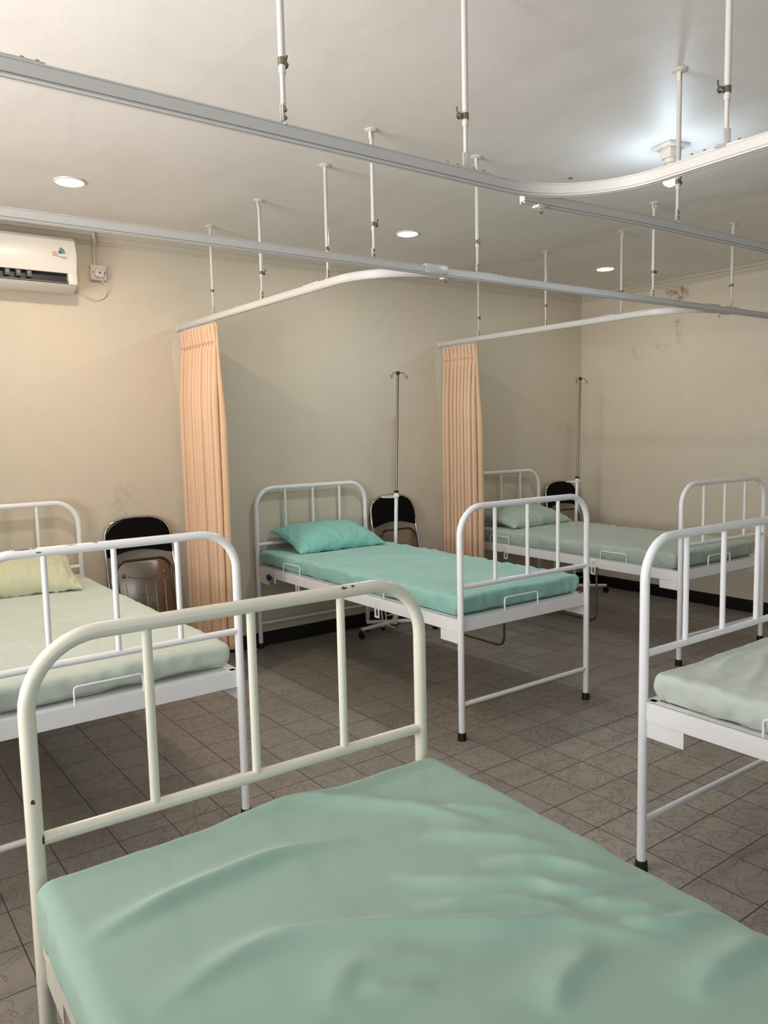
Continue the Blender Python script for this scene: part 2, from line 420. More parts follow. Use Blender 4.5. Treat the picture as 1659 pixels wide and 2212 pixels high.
def side_track(x, label):
    pts = [(x, -.018), (x, -.6), (x+.003, -1.70)] + arc(x+.36, -1.83, .357, PI, 1.5*PI, 14)[0:-2]
    pts += [(x+.36, -2.180), (x+.44, Y2+.020)]
    r = track(pts, label)
    on_track(r, 'wall_cap', MB().box(-.013, .013, -.018, .0, -.019, .019, .003), M['plastic_shade'], x, -.0)
    splice(r, x+.001, -1.62, PI/2, .14); cap_hook(r, x+.33, -2.178)
    return r
XP1, XP2 = -3.893, -1.735
side_track(XP1, 'white side rail carrying the left peach curtain')
side_track(XP2, 'white side rail carrying the right peach curtain')

# hanger rods -------------------------------------------------------
rod0 = None
def make_rod():
    root = thing('hanger_rod', '', 'rail hanger rod', group=None)
    top = ZC
    fl = MB().lathe([(.026, 0), (.026, -.003), (.019, -.006), (.008, -.009)], (0, 0, 0), 24).make('ceiling_flange', M['plastic_shade'], root)
    fk = MB().box(-.010, -.006, -.006, .006, -.036, -.008, .001).box(.006, .010, -.006, .006, -.036, -.008, .001)
    fk.lathe([(.003, -.012), (.003, .012)], (0, 0, -.028), 8, 'x'); fk.make('fork', M['plastic_shade'], root)
    MB().tube([(0, 0, -.026), (0, 0, -.385)], .0082, 14).make('upper_tube', M['rod'], root)
    lo = MB().tube([(0, 0, -.37), (0, 0, -.455)], .0058, 12)
    lo.box(-.0085, .0085, -.0022, .0022, -.488, -.45, .001); lo.make('lower_tube', M['rod'], root)
    cl = MB().tube([(0, 0, -.352), (0, 0, -.368)], .0095, 14)
    cl.box(.006, .022, -.006, .006, -.366, -.354, .0015).lathe([(.007, .014), (.0095, .018), (.006, .024)], (0, 0, -.36), 12, 'x')
    cl.tube([(.019, 0, -.36), (.024, -.002, -.345), (.022, -.004, -.337)], .0022, 6)
    cl.make('wing_clamp', M['steel'], root)
    br = MB().box(-.010, .010, .0022, .0050, -.494, -.452, .001).box(-.012, .030, -.009, .009, -.4965, -.4915, .001); br.make('foot_bracket', M['alu'], root)
    bo = MB()
    for z in (-.462, -.479): bo.lathe([(.0045, 0), (.0045, -.004), (.002, -.006)], (0, -.0022, z), 10, 'y')
    bo.make('bolt', M['steel'], root)
    return root
rod_specs = [
 (-3.96, Y2, .2, 'white ceiling rod on the long rail, nearest the left round downlight side, leftmost of that rail'),
 (-3.395, Y2, .5, 'white ceiling rod on the long rail just right of the first junction cover'),
 (-2.10, Y2, -.4, 'white ceiling rod on the long rail, third from the left'),
 (-1.315, Y2, .9, 'white ceiling rod on the long rail, rightmost, in front of the right wall'),
 (XP1, -.535, 1.2, 'short white ceiling rod right above the left peach curtain'),
 (XP1, -1.13, .1, 'white ceiling rod midway along the left side rail'),
 (XP1+.002, -1.755, .8, 'white ceiling rod where the left side rail starts to curve'),
 (XP2+.01, -.45, .3, 'thin white ceiling rod right above the right peach curtain'),
 (XP2+.01, -1.11, .6, 'white ceiling rod midway along the right side rail'),
 (XP2, -1.73, 1.0, 'white ceiling rod where the right side rail starts to curve'),
 (-4.935, Y1-.01, .7, 'near ceiling rod on the straight near rail, left one of those cut off above'),
 (-4.385, Y1-.008, 2.9, 'near ceiling rod bolted to the splice plate before the rounded corner'),
 (-3.40, Y1+.005, .3, 'ceiling rod beside the bare bulb holding the rail that runs right'),
 (-3.955, -3.69, 2.6, 'near ceiling rod at top right holding the rail after the rounded corner'),
]
for i, (x, y, rz, lab) in enumerate(rod_specs):
    if rod0 is None: rod0 = make_rod(); o = rod0
    else: o = copy_tree(rod0)
    o.location = (x, y, ZC); o.rotation_euler = (0, 0, rz); o['label'] = lab; o['group'] = 'ceiling rods holding the curtain rails'
rod0['label'] = 'white ceiling rod on the long rail, leftmost one, left of the middle downlight'

# ------------------------------------------------------------------ ceiling lights
def downlight(x, y, label, p=9, col=(1., .93, .84)):
    root = thing('downlight', label, 'ceiling light', (x, y, ZC), 0, 'round recessed ceiling lights')
    MB().lathe([(.060, -.001), (.060, -.006), (.064, -.008), (.070, -.005), (.072, 0)], (0, 0, 0), 40).make('trim_ring', M['white_plastic'], root)
    MB().lathe([(.058, -.0085), (.059, -.0065), (.030, -.0062)], (0, 0, 0), 40).make('diffuser', M['led'], root)
    l = bpy.data.lights.new('downlight_lamp', 'AREA'); l.shape = 'DISK'; l.size = .11; l.energy = p; l.color = col
    o = bpy.data.objects.new('downlight_lamp', l); COL.objects.link(o); o.parent = root; o.location = (0, 0, -.011)
downlight(-4.765, -.935, 'round lit downlight above the air conditioner', 12, (1., .80, .60))
downlight(-2.828, -1.003, 'round lit downlight between the two peach curtains', 9, (.94, .98, 1.0))
downlight(-.888, -.952, 'round lit downlight nearest the right wall', 3.5, (1., .98, .94))

root = thing('bulb_fitting', 'bare glowing bulb in a square white ceiling holder', 'ceiling lamp', (-2.79, -2.76, ZC), -.25)
bh = MB().box(-.055, .055, -.055, .055, -.014, 0, .004).box(-.032, .032, -.032, .032, -.055, -.012, .006); bh.make('lamp_holder', M['white_plastic'], root)
MB().lathe([(.026, -.052), (.026, -.072), (.021, -.075)], seg=24).make('socket_collar', M['white_plastic'], root)
MB().lathe([(.016, -.074), (.020, -.090), (.029, -.108), (.033, -.122), (.033, -.124)], seg=28).make('bulb_base', M['white_plastic'], root)
MB().lathe([(.033, -.122), (.034, -.132), (.031, -.148), (.022, -.160), (.008, -.167), (.0, -.168)], seg=28).make('bulb_globe', M['bulb'], root, ang=180)
l = bpy.data.lights.new('bulb_lamp', 'POINT'); l.energy = 4; l.color = (.66, .83, 1.0); l.shadow_soft_size = .04
o = bpy.data.objects.new('bulb_lamp', l); COL.objects.link(o); o.parent = root; o.location = (0, 0, -.215)

# ------------------------------------------------------------------ beds
BL, HW, PR = 2.075, .45, .0155
def u_frame(name, ztop, y, mat, parent):
    R = .135
    pts = [(-HW, y, .022), (-HW, y, ztop-R)]
    pts += [(-HW+R-R*math.cos(a), y, ztop-R+R*math.sin(a)) for a in [PI/2*i/10 for i in range(1, 11)]]
    pts += [(HW-R+R*math.sin(a), y, ztop-R+R*math.cos(a)) for a in [PI/2*i/10 for i in range(0, 11)]]
    pts += [(HW, y, .022)]
    return MB().tube(pts, PR, 18).make(name, mat, parent, ang=60)
def end_board(name, ztop, zmid, y, mat, parent):
    b = u_frame(name, ztop, y, mat, parent)
    MB().tube([(-HW+.012, y, zmid), (HW-.012, y, zmid)], .0125, 14).make('cross_bar', mat, b, ang=60)
    MB().tube([(-HW+.012, y, .173), (HW-.012, y, .173)], .0115, 14).make('lower_rung', mat, b, ang=60)
    for k in (-.224, 0, .224):
        MB().tube([(k, y, zmid+.006), (k, y, ztop-.010)], .0098, 12).make('spindle', mat, b, ang=60)
    for s in (-1, 1):
        MB().lathe([(.0215, 0), (.022, .004), (.0195, .036), (.0175, .038)], (s*HW, y, 0), 20).make('rubber_foot', M['rubber'], b)
    return b
ZR0, ZR1 = .521, .587
def hoop_mb(ax, a, b, c, z0, z1):
    P = lambda t, z: ((t, c, z) if ax == 'x' else (c, t, z))
    r = .012; pts = [P(a, z0), P(a, z1-r), P(a+r*.3, z1-r*.3), P(a+r, z1), P(b-r, z1), P(b-r*.3, z1-r*.3), P(b, z1-r), P(b, z0)]
    return MB().tube(pts, .0037, 8)
def bed(label, x, y, rz, mat, feat=()):
    root = thing('hospital_bed', label, 'bed', (x, y, 0), rz, 'metal hospital beds')
    fb = end_board('foot_board', 1.116, .740, 0, mat, root)
    hb = end_board('head_board', 1.104, .722, BL, mat, root)
    for s in (-1, 1):
        X = s*(HW+.003)
        mb = MB().box(min(X, X-s*.004), max(X, X-s*.004), .012, BL-.012, ZR0, ZR1, .001)
        xi = X-s*.036; mb.box(min(X, xi), max(X, xi), .012, BL-.012, ZR1-.004, ZR1, .001)
        sr = mb.make('side_rail', mat, root, smooth=False)
        for yy in (.082, BL-.082):
            MB().box(min(s*HW, s*HW-s*.004), max(s*HW, s*HW-s*.004), yy-.068, yy+.066, .466, ZR0+.012, .0008).make('corner_bracket', mat, sr, smooth=False)
        for yy in (BL-.545, BL-1.405):
            xa = X+s*.001; xb = X+s*.006
            pl = MB().box(min(xa, xb), max(xa, xb), yy-.020, yy-.010, .474, .578).box(min(xa, xb), max(xa, xb), yy+.010, yy+.020, .474, .578)
            pl.box(min(xa, xb), max(xa, xb), yy-.010, yy+.010, .474, .484).box(min(xa, xb), max(xa, xb), yy-.010, yy+.010, .556, .578)
            pl.make('slotted_plate', mat, sr, smooth=False)
        for (ya, yb) in ((BL-.57, BL-.36), (BL-1.675, BL-1.46)):
            hoop_mb('y', ya, yb, X-s*.004, ZR1-.006, .642).make('mattress_hoop', mat, sr)
    # end rails, platform slats
    for nm, yy in (('foot_rail', .004), ('head_rail', BL-.004)):
        e = MB().box(-HW+.01, HW-.01, yy-.003, yy+.003, ZR0+.003, ZR1, .001)
        y2 = yy+(.032 if yy < 1 else -.032)
        e.box(-HW+.01, HW-.01, min(yy, y2), max(yy, y2), ZR1-.004, ZR1, .001)
        er = e.make(nm, mat, root, smooth=False)
        if yy < 1 and 'nohoop' not in feat: hoop_mb('x', -.155, .08, yy+.002, ZR1-.006, .650).make('mattress_hoop', mat, er)
    pf = MB()
    for k in range(12): pf.box(-HW+.01, HW-.01, .06+k*.172, .12+k*.172, ZR1-.012, ZR1-.005)
    pf.make('slat_platform', mat, root, smooth=False)
    if 'guard+' in feat or 'guard-' in feat:
        s = 1 if 'guard+' in feat else -1; X = s*(HW+.014); a, b = BL-1.44, BL-.52; zb = .155; r = .05
        pts = [(X, a, .53), (X, a, zb+r), (X, a+r*.3, zb+r*.3), (X, a+r, zb), (X, b-r, zb), (X, b-r*.3, zb+r*.3), (X, b, zb+r), (X, b, .53)]
        MB().tube(pts, .0075, 10).make('folded_guard_rail', M['steel'], root)
    if 'knob' in feat:
        X = -(HW+.006)
        k = MB().lathe([(.006, 0), (.006, -.014), (.021, -.016), (.021, -.030), (.017, -.032)], (X, BL-.205, .528), 20, 'x').make('lock_knob', M['blue_knob'], root)
        k['label'] = 'navy blue round locking knob'
        MB().box(X-.004, X, BL-.262, BL-.242, .493, .578, .001).make('latch_plate', mat, root, smooth=False)
    return root

# --- sheets -------------------------------------------------------
def seg_dist(P, poly):
    best = np.full(len(P), 9.); tt = np.zeros(len(P)); sg = np.ones(len(P)); tot = 0; L = [0.]
    for a, b in zip(poly, poly[1:]): tot += math.dist(a, b); L.append(tot)
    for i, (a, b) in enumerate(zip(poly, poly[1:])):
        a = np.array(a); b = np.array(b); d = b-a; q = np.clip(((P-a)@d)/max(d@d, 1e-9), 0, 1)
        off = P-(a+q[:, None]*d); dist = np.linalg.norm(off, axis=1); sd_ = off@np.array([.42, .9])
        m_ = dist < best; best[m_] = dist[m_]; sg[m_] = np.sign(sd_[m_]); tt[m_] = (L[i]+q[m_]*math.dist(poly[i], poly[i+1]))/tot
    return best, tt, sg
def smooth_poly(p, n=3):
    p = [tuple(q) for q in p]
    for _ in range(n):
        q = [p[0]]
        for a, b in zip(p, p[1:]): q += [(a[0]*.75+b[0]*.25, a[1]*.75+b[1]*.25), (a[0]*.25+b[0]*.75, a[1]*.25+b[1]*.75)]
        p = q+[p[-1]]
    return p
def vnoise(P, f, seed=0):
    return np.array([noise.noise(Vector((x*f[0]+seed, y*f[1]+seed*.7, z*f[2]+seed*1.3))) for x, y, z in P])
def mattress(parent, mat, label, creases=(), cell=.012, seed=1, wr=.004, yf=.045, ytop=None, lift=.0, hw=.443, sag=0., zlow=ZR1+.0005, top=.096, bump=None, R3=(.034, .024), side_k=1.2):
    x0, x1, y0, y1, z0, z1 = -hw, hw, yf, BL-.02, zlow, ZR1+top
    nx, ny, nz = int((x1-x0)/cell), int((y1-y0)/cell), max(5, int((z1-z0)/min(cell, .009)))
    idx = {}; V = []; Fc = []
    def vid(i, j, k):
        key = (i, j, k)
        if key not in idx: idx[key] = len(V); V.append((x0+(x1-x0)*i/nx, y0+(y1-y0)*j/ny, z0+(z1-z0)*k/nz))
        return idx[key]
    for i in range(nx):
        for j in range(ny):
            Fc.append([vid(i, j, nz), vid(i+1, j, nz), vid(i+1, j+1, nz), vid(i, j+1, nz)])
            Fc.append([vid(i, j, 0), vid(i, j+1, 0), vid(i+1, j+1, 0), vid(i+1, j, 0)])
    for k in range(nz):
        for i in range(nx):
            Fc.append([vid(i, 0, k), vid(i+1, 0, k), vid(i+1, 0, k+1), vid(i, 0, k+1)])
            Fc.append([vid(i, ny, k), vid(i, ny, k+1), vid(i+1, ny, k+1), vid(i+1, ny, k)])
        for j in range(ny):
            Fc.append([vid(0, j, k), vid(0, j, k+1), vid(0, j+1, k+1), vid(0, j+1, k)])
            Fc.append([vid(nx, j, k), vid(nx, j+1, k), vid(nx, j+1, k+1), vid(nx, j, k+1)])
    V = np.array(V)
    Rx, Rz = R3     # rounded plan corners and edges
    hz = (z1-z0); c3 = np.array([(x0+x1)/2, (y0+y1)/2, (z0+z1)/2]); R = np.array([Rx, Rx, Rz])
    lo = np.array([x0, y0, z0])+R; hi = np.array([x1, y1, z1])-R
    C = np.clip(V, lo, hi); D = (V-C)/R; n_ = np.linalg.norm(D, axis=1); n_[n_ < 1e-9] = 1
    Vr = C+D/n_[:, None]*np.maximum(np.abs(D).max(axis=1), 0)[:, None]*R
    tz = np.clip((Vr[:, 2]-z0)/hz, 0, 1); topw = np.clip((tz-.45)/.5, 0, 1)
    # gentle undulation, stretched wrinkles across the bed
    w1 = vnoise(Vr, (3.0, 1.6, 0), seed); w2 = vnoise(Vr, (2.2, 9, 0), seed+5); w3 = vnoise(Vr, (5, 19, 3), seed+11)
    edge = np.minimum(np.minimum(Vr[:, 0]-x0, x1-Vr[:, 0]), np.minimum(Vr[:, 1]-y0, y1-Vr[:, 1]))
    ew = np.exp(-np.maximum(edge, 0)/.16)
    h = w1*.006+(1-np.abs(w2)*2.2)*wr*.55+w3*wr*(.25+.9*ew)
    P2 = Vr[:, :2]
    cr = np.zeros(len(Vr))
    for (poly, A, W_) in creases:
        d, t, sg = seg_dist(P2, smooth_poly(poly)); W_ = np.where(sg > 0, W_, W_*1.7); fade = np.clip(np.minimum(t/.26, (1-t)/.34), 0, 1)**.9
        g_ = A*np.exp(-np.abs(d/W_)**1.7)*fade; cr = np.maximum(cr, g_)+.25*np.minimum(cr, g_)
    h += cr
    Vr[:, 2] += h*topw
    if bump: h = np.exp(-((Vr[:, 0]-bump[0])/bump[1])**4)*np.exp(-(Vr[:, 1]/.085)**2)*bump[2]; Vr[:, 2] += h*topw
    if sag: Vr[:, 2] -= sag*topw*np.exp(-(np.minimum(Vr[:, 0]-x0, x1-Vr[:, 0]))/.10)
    # sides: drape pleats and irregular tuck
    s1 = vnoise(np.c_[Vr[:, 0], Vr[:, 1], Vr[:, 2]*0], (7, 7, 0), seed+20); s2 = vnoise(Vr, (22, 22, 12), seed+30)
    side = np.clip(1-topw, 0, 1)*(tz > .0)
    outv = np.zeros_like(Vr); outv[:, 0] = np.where(Vr[:, 0] > hi[0], 1, np.where(Vr[:, 0] < lo[0], -1, 0)); outv[:, 1] = np.where(Vr[:, 1] > hi[1], 1, np.where(Vr[:, 1] < lo[1], -1, 0))
    tuck = (1-tz)**2*(.012+.02*np.clip(s1+.1, 0, 1))
    bul = 4*tz*(1-tz)*.006
    lf = np.clip(s1*1.6, 0, 1)*lift; Vr[:, 2] += lf*(1-tz)**2
    Vr += outv*side_k*0.999*((s1*.006+s2*.005)*np.clip(4*tz*(1-tz)+.3, 0, 1)+(-tuck+bul)/side_k)[:, None]
    Vr[:, 0] = np.clip(Vr[:, 0], -hw-.006, hw+.006)
    Vr[:, 2] = np.maximum(Vr[:, 2], z0+.0005)
    me = bpy.data.meshes.new('mattress'); me.from_pydata(Vr.tolist(), [], Fc); me.update()
    o = link_mesh('mattress', me, mat, parent, True, 180); o['label'] = label
    return o

def pillow(label, loc, rz, tilt, mat, a=.33, b=.215, T_=.085, seed=3):
    n = 72; m_ = 48; V = []; Fc = []
    for side in (1, -1):
        for j in range(m_+1):
            for i in range(n+1):
                u = -1+2*i/n; v = -1+2*j/m_
                u_ = math.sin(u*PI/2)*.35+u*.65; v_ = math.sin(v*PI/2)*.35+v*.65
                e = max(0, (1-abs(u_)**2.8))**.55*max(0, (1-abs(v_)**2.6))**.52
                x = a*u_*(1-.075*(1-v_*v_)*abs(u_)**2); y = b*v_*(1-.10*(1-u_*u_)*abs(v_)**2)
                q = Vector((x*9+seed, y*9, side*2)); q2 = Vector((x*26+seed, y*12, side*3))
                t = (1.0 if side > 0 else .55)*T_*e
                rim = 1-e
                z = side*t+noise.noise(q)*.010*e+(1-abs(noise.noise(q2))*3)*.011*min(1, e*2.5)*(.3+rim)
                if v_ < -.55: z += .014*math.sin(x*40+seed+2*noise.noise(Vector((x*8,0,seed))))*(-v_-.55)*side*.6*e
                z += .006*noise.noise(Vector((x*14, y*14+seed, 0)))*rim
                z += -.012*(v_ < -.9)*noise.noise(Vector((x*11+seed, 0, 0)))
                V.append((x, y, z))
        o_ = 0 if side > 0 else (n+1)*(m_+1)
        for j in range(m_):
            for i in range(n):
                q4 = [o_+j*(n+1)+i, o_+j*(n+1)+i+1, o_+(j+1)*(n+1)+i+1, o_+(j+1)*(n+1)+i]
                Fc.append(q4 if side > 0 else q4[::-1])
    me = bpy.data.meshes.new('pillow'); me.from_pydata(V, [], Fc)
    bm = bmesh.new(); bm.from_mesh(me); bmesh.ops.remove_doubles(bm, verts=bm.verts, dist=.0004); bmesh.ops.recalc_face_normals(bm, faces=bm.faces); bm.to_mesh(me); bm.free()
    o = link_mesh('pillow', me, mat, None, True, 180)
    o.location = loc; o.rotation_euler = (tilt, 0, rz)
    o['label'] = label; o['category'] = 'pillow'
    return o

DCREASE = [
 ([(0.437, 0.276), (0.393, 0.259), (0.328, 0.25), (0.254, 0.24), (0.176, 0.235), (0.094, 0.231), (0.033, 0.236), (-0.037, 0.254), (-0.083, 0.267)], .011, .018),
 ([(0.403, 0.478), (0.357, 0.47), (0.315, 0.461), (0.271, 0.452), (0.212, 0.451), (0.158, 0.465), (0.087, 0.503), (0.018, 0.544), (-0.068, 0.604), (-0.131, 0.65), (-0.189, 0.676), (-0.238, 0.727), (-0.279, 0.784), (-0.323, 0.831)], .011, .019),
 ([(0.205, 0.624), (0.132, 0.574), (0.092, 0.575), (0.021, 0.614), (0.002, 0.651)], .005, .022),
 ([(0.141, 0.616), (0.099, 0.656), (0.047, 0.682)], .003, .014),
 ([(0.025, 0.055), (-0.061, 0.06), (-0.157, 0.134), (-0.211, 0.196), (-0.257, 0.248), (-0.288, 0.316), (-0.33, 0.388)], .010, .018),
 ([(-0.272, 0.26), (-0.346, 0.336), (-0.429, 0.399)], .008, .015),
 ([(-0.196, 0.335), (-0.274, 0.416), (-0.334, 0.479), (-0.393, 0.542)], .009, .015),
 ([(-0.212, 0.484), (-0.298, 0.539), (-0.322, 0.561), (-0.359, 0.626), (-0.418, 0.679)], .009, .015),
 ([(-0.061, 0.407), (-0.112, 0.476), (-0.186, 0.543), (-0.252, 0.584), (-0.266, 0.634), (-0.313, 0.664), (-0.388, 0.692), (-0.446, 0.701)], .009, .015),
 ([(-0.034, 0.511), (-0.146, 0.587), (-0.221, 0.636), (-0.235, 0.683), (-0.239, 0.713)], .008, .014),
 ([(-0.263, 0.668), (-0.313, 0.713), (-0.393, 0.788)], .007, .014),
 ([(-0.265, 0.742), (-0.343, 0.801), (-0.389, 0.811), (-0.45, 0.841)], .009, .014),
 ([(-0.043, 0.813), (-0.1, 0.785), (-0.161, 0.771), (-0.22, 0.765)], .008, .02),
 ([(-0.455, 0.892), (-0.397, 0.903), (-0.337, 0.902), (-0.274, 0.898), (-0.222, 0.914)], .010, .02),
]
bA = bed('white metal hospital bed at the left edge with a pale cream-green sheet', -5.0364, -2.1416, .0010, M['enamel_a'])
mattress(bA, M['sheet_cream'], 'mattress in a pale cream-green fitted sheet', seed=3, wr=.004, yf=.045, lift=.012, R3=(.03, .03))
bB = bed('white metal hospital bed with bright aqua sheet, centre of the far row', -2.984, -2.1148, -.0085, M['enamel'], ('guard+', 'knob'))
mattress(bB, M['sheet_teal'], 'mattress in a bright aqua fitted sheet', seed=9, wr=.009, yf=.040, R3=(.024, .018), cell=.010, lift=.006, side_k=1.9,
         creases=[([(-.1, 1.5), (.1, 1.2), (.35, 1.0)], .006, .014), ([(-.3, 1.2), (0, .95), (.2, .9)], .005, .014), ([(.0, .5), (.2, .45), (.42, .5)], .006, .014), ([(-.43, .9), (-.2, .8), (0, .6)], .005, .014)])
bC = bed('white metal hospital bed with dusty green sheet in the far right corner', -1.1728, -2.112, -.0400, M['enamel'], ('guard-',))
mattress(bC, M['sheet_far'], 'mattress in a dusty green fitted sheet', seed=15, wr=.008, yf=.045, R3=(.024, .018), side_k=1.8)
bD = bed('white metal hospital bed nearest the camera with a creased mint sheet', -5.1172, -3.3147, PI-.0283, M['cream'], ('nohoop',))
mattress(bD, M['sheet_near'], 'mattress in a creased mint green fitted sheet', creases=[(p_, a_*1.9, w_*.92) for p_, a_, w_ in DCREASE], cell=.0060, seed=21, wr=.002, yf=.028, hw=.462, sag=.004, zlow=.532, top=.095, bump=(-.03, .13, .014), R3=(.03, .022))
bE = bed('white metal hospital bed cut by the right edge with a pale grey-green sheet', -3.266, -3.3144, PI-.0159, M['enamel'])
mattress(bE, M['sheet_pale'], 'mattress in a pale grey-green fitted sheet', seed=33, wr=.008, yf=.03, cell=.008, R3=(.028, .02), side_k=2.8, lift=.014,
         creases=[([(.40, .3), (.2, .25), (-.1, .12)], .010, .016), ([(.42, .55), (.2, .5), (0, .3)], .010, .016), ([(.3, .15), (.1, .10), (-.1, .1)], .007, .012), ([(.4, .8), (.2, .7), (0, .55)], .01, .016)])
ZM = ZR1+.090
pillow('cream-green pillow on the bed at the left edge', (-5.04, -.36, ZM+.066), -.13, .20, M['pillow_cream'], a=.34, b=.235, T_=.105, seed=5)
pillow('bright aqua pillow on the centre bed against its head bars', (-2.965, -.235, ZM+.072), -.02, .26, M['pillow_teal'], a=.345, b=.215, T_=.085, seed=12)
pillow('dusty green pillow half hidden behind the right curtain', (-1.10, -.32, ZM+.062), .04, .20, M['pillow_far'], a=.36, b=.215, T_=.085, seed=27)
bc = MB().tube([(-3.28, -1.31, .52), (-3.29, -1.325, .44), (-3.30, -1.34, .40), (-3.25, -1.36, .37)], .0028, 6).make('hanging_cable', M['cord'], None)
bc['label'] = 'thin white cable hanging under the centre bed'; bc['category'] = 'cable'

# ------------------------------------------------------------------ curtains
def curtain(x, y0, y1, ztop, zbot, folds, label, seed, A=.040):
    root = thing('privacy_curtain', label, 'curtain', (x, 0, 0), 0, 'peach curtains')
    rnd = random.Random(seed); n = folds*14; rows = 60; V = []; Fc = []
    ph = [rnd.uniform(-.5, .5) for _ in range(folds+2)]; am = [rnd.uniform(.7, 1.25) for _ in range(folds+2)]
    hz = .098
    for j in range(rows+1):
        tj = j/rows; z = ztop-(ztop-zbot)*tj**1.15
        for i in range(n+1):
            s = i/n*folds; k = int(s); fr = s-k; k1 = min(k+1, folds+1)
            p = ph[k]*(1-fr)+ph[k1]*fr; a = am[k]*(1-fr)+am[k1]*fr
            down = ztop-z
            if down < hz: amp = .013+.010*abs(down-hz)/hz
            else: amp = .012+(A-.012)*min(1, (down-hz)/.35)**.7
            amp *= a
            ang = 2*PI*s+p*min(1, down/1.2)*1.1+.25*noise.noise(Vector((s*.7, z*1.4, seed)))
            xx = amp*math.sin(ang); yy = y0+(y1-y0)*(s/folds)+.35*amp*math.sin(2*ang)*.5
            yy += (y1-y0)*.045*max(0, (s/folds-.5))*min(1, down/1.2)
            xx += .010*noise.noise(Vector((s*.5, z*.8, seed+4)))*min(1, down)
            if abs(down-hz) < .012: xx *= .5
            V.append((xx, yy, z))
    for j in range(rows):
        for i in range(n): Fc.append([j*(n+1)+i, j*(n+1)+i+1, (j+1)*(n+1)+i+1, (j+1)*(n+1)+i])
    me = bpy.data.meshes.new('curtain_cloth'); me.from_pydata(V, [], Fc); me.update()
    o = link_mesh('curtain_cloth', me, M['curtain'], root, True, 180)
    sd = o.modifiers.new('thick', 'SOLIDIFY'); sd.thickness = .0022; sd.offset = 0
    # leading hem: a flat doubled strip at the free edge
    H = MB(); ye = y1*1.0; prev = None
    for j in range(rows+1):
        z = ztop-(ztop-zbot)*(j/rows); down = ztop-z
        xb, yb = V[min(rows, int(round((j/rows)**(1/1.15)*rows)))*(n+1)+n][0:2]
        wv = .012+.035*min(1, down/.6); wob = .006*noise.noise(Vector((z*3, seed, 0)))
        row = [H.bm.verts.new(p) for p in ((xb, yb+.001, z), (xb-wv*.25+wob, yb-wv*.55, z), (xb+wv*.45+wob, yb-wv*.95, z))]
        if prev:
            for a_ in range(2): H.bm.faces.new((prev[a_], prev[a_+1], row[a_+1], row[a_]))
        prev = row
    h = H.make('leading_hem', M['hem'], root, ang=180); sd = h.modifiers.new('thick', 'SOLIDIFY'); sd.thickness = .003
    # gathering tape stitches and runners
    tp = MB()
    for k in range(folds*2):
        s = (k+.5)/(folds*2); yy = y0+(y1-y0)*s
        tp.box(-.019, -.010, yy-.006, yy+.006, ztop-hz-.004, ztop-hz+.002)
    tp.make('gather_stitching', M['hem'], root)
    rn = MB()
    for k in range(folds*2+1):
        yy = y0+(y1-y0)*k/(folds*2)
        rn.box(-.003, .003, yy-.002, yy+.002, ztop-.012, ZT-.0125)
    rn.make('runner_hooks', M['white_plastic'], root)
    return root
curtain(XP1, -.05, -.545, ZT-.034, .20, 11, 'long gathered peach curtain on the left, beside the black folding chair', 3)
curtain(XP2, -.05, -.425, ZT-.034, .25, 9, 'long gathered peach curtain on the right, between the aqua and dusty green beds', 8)

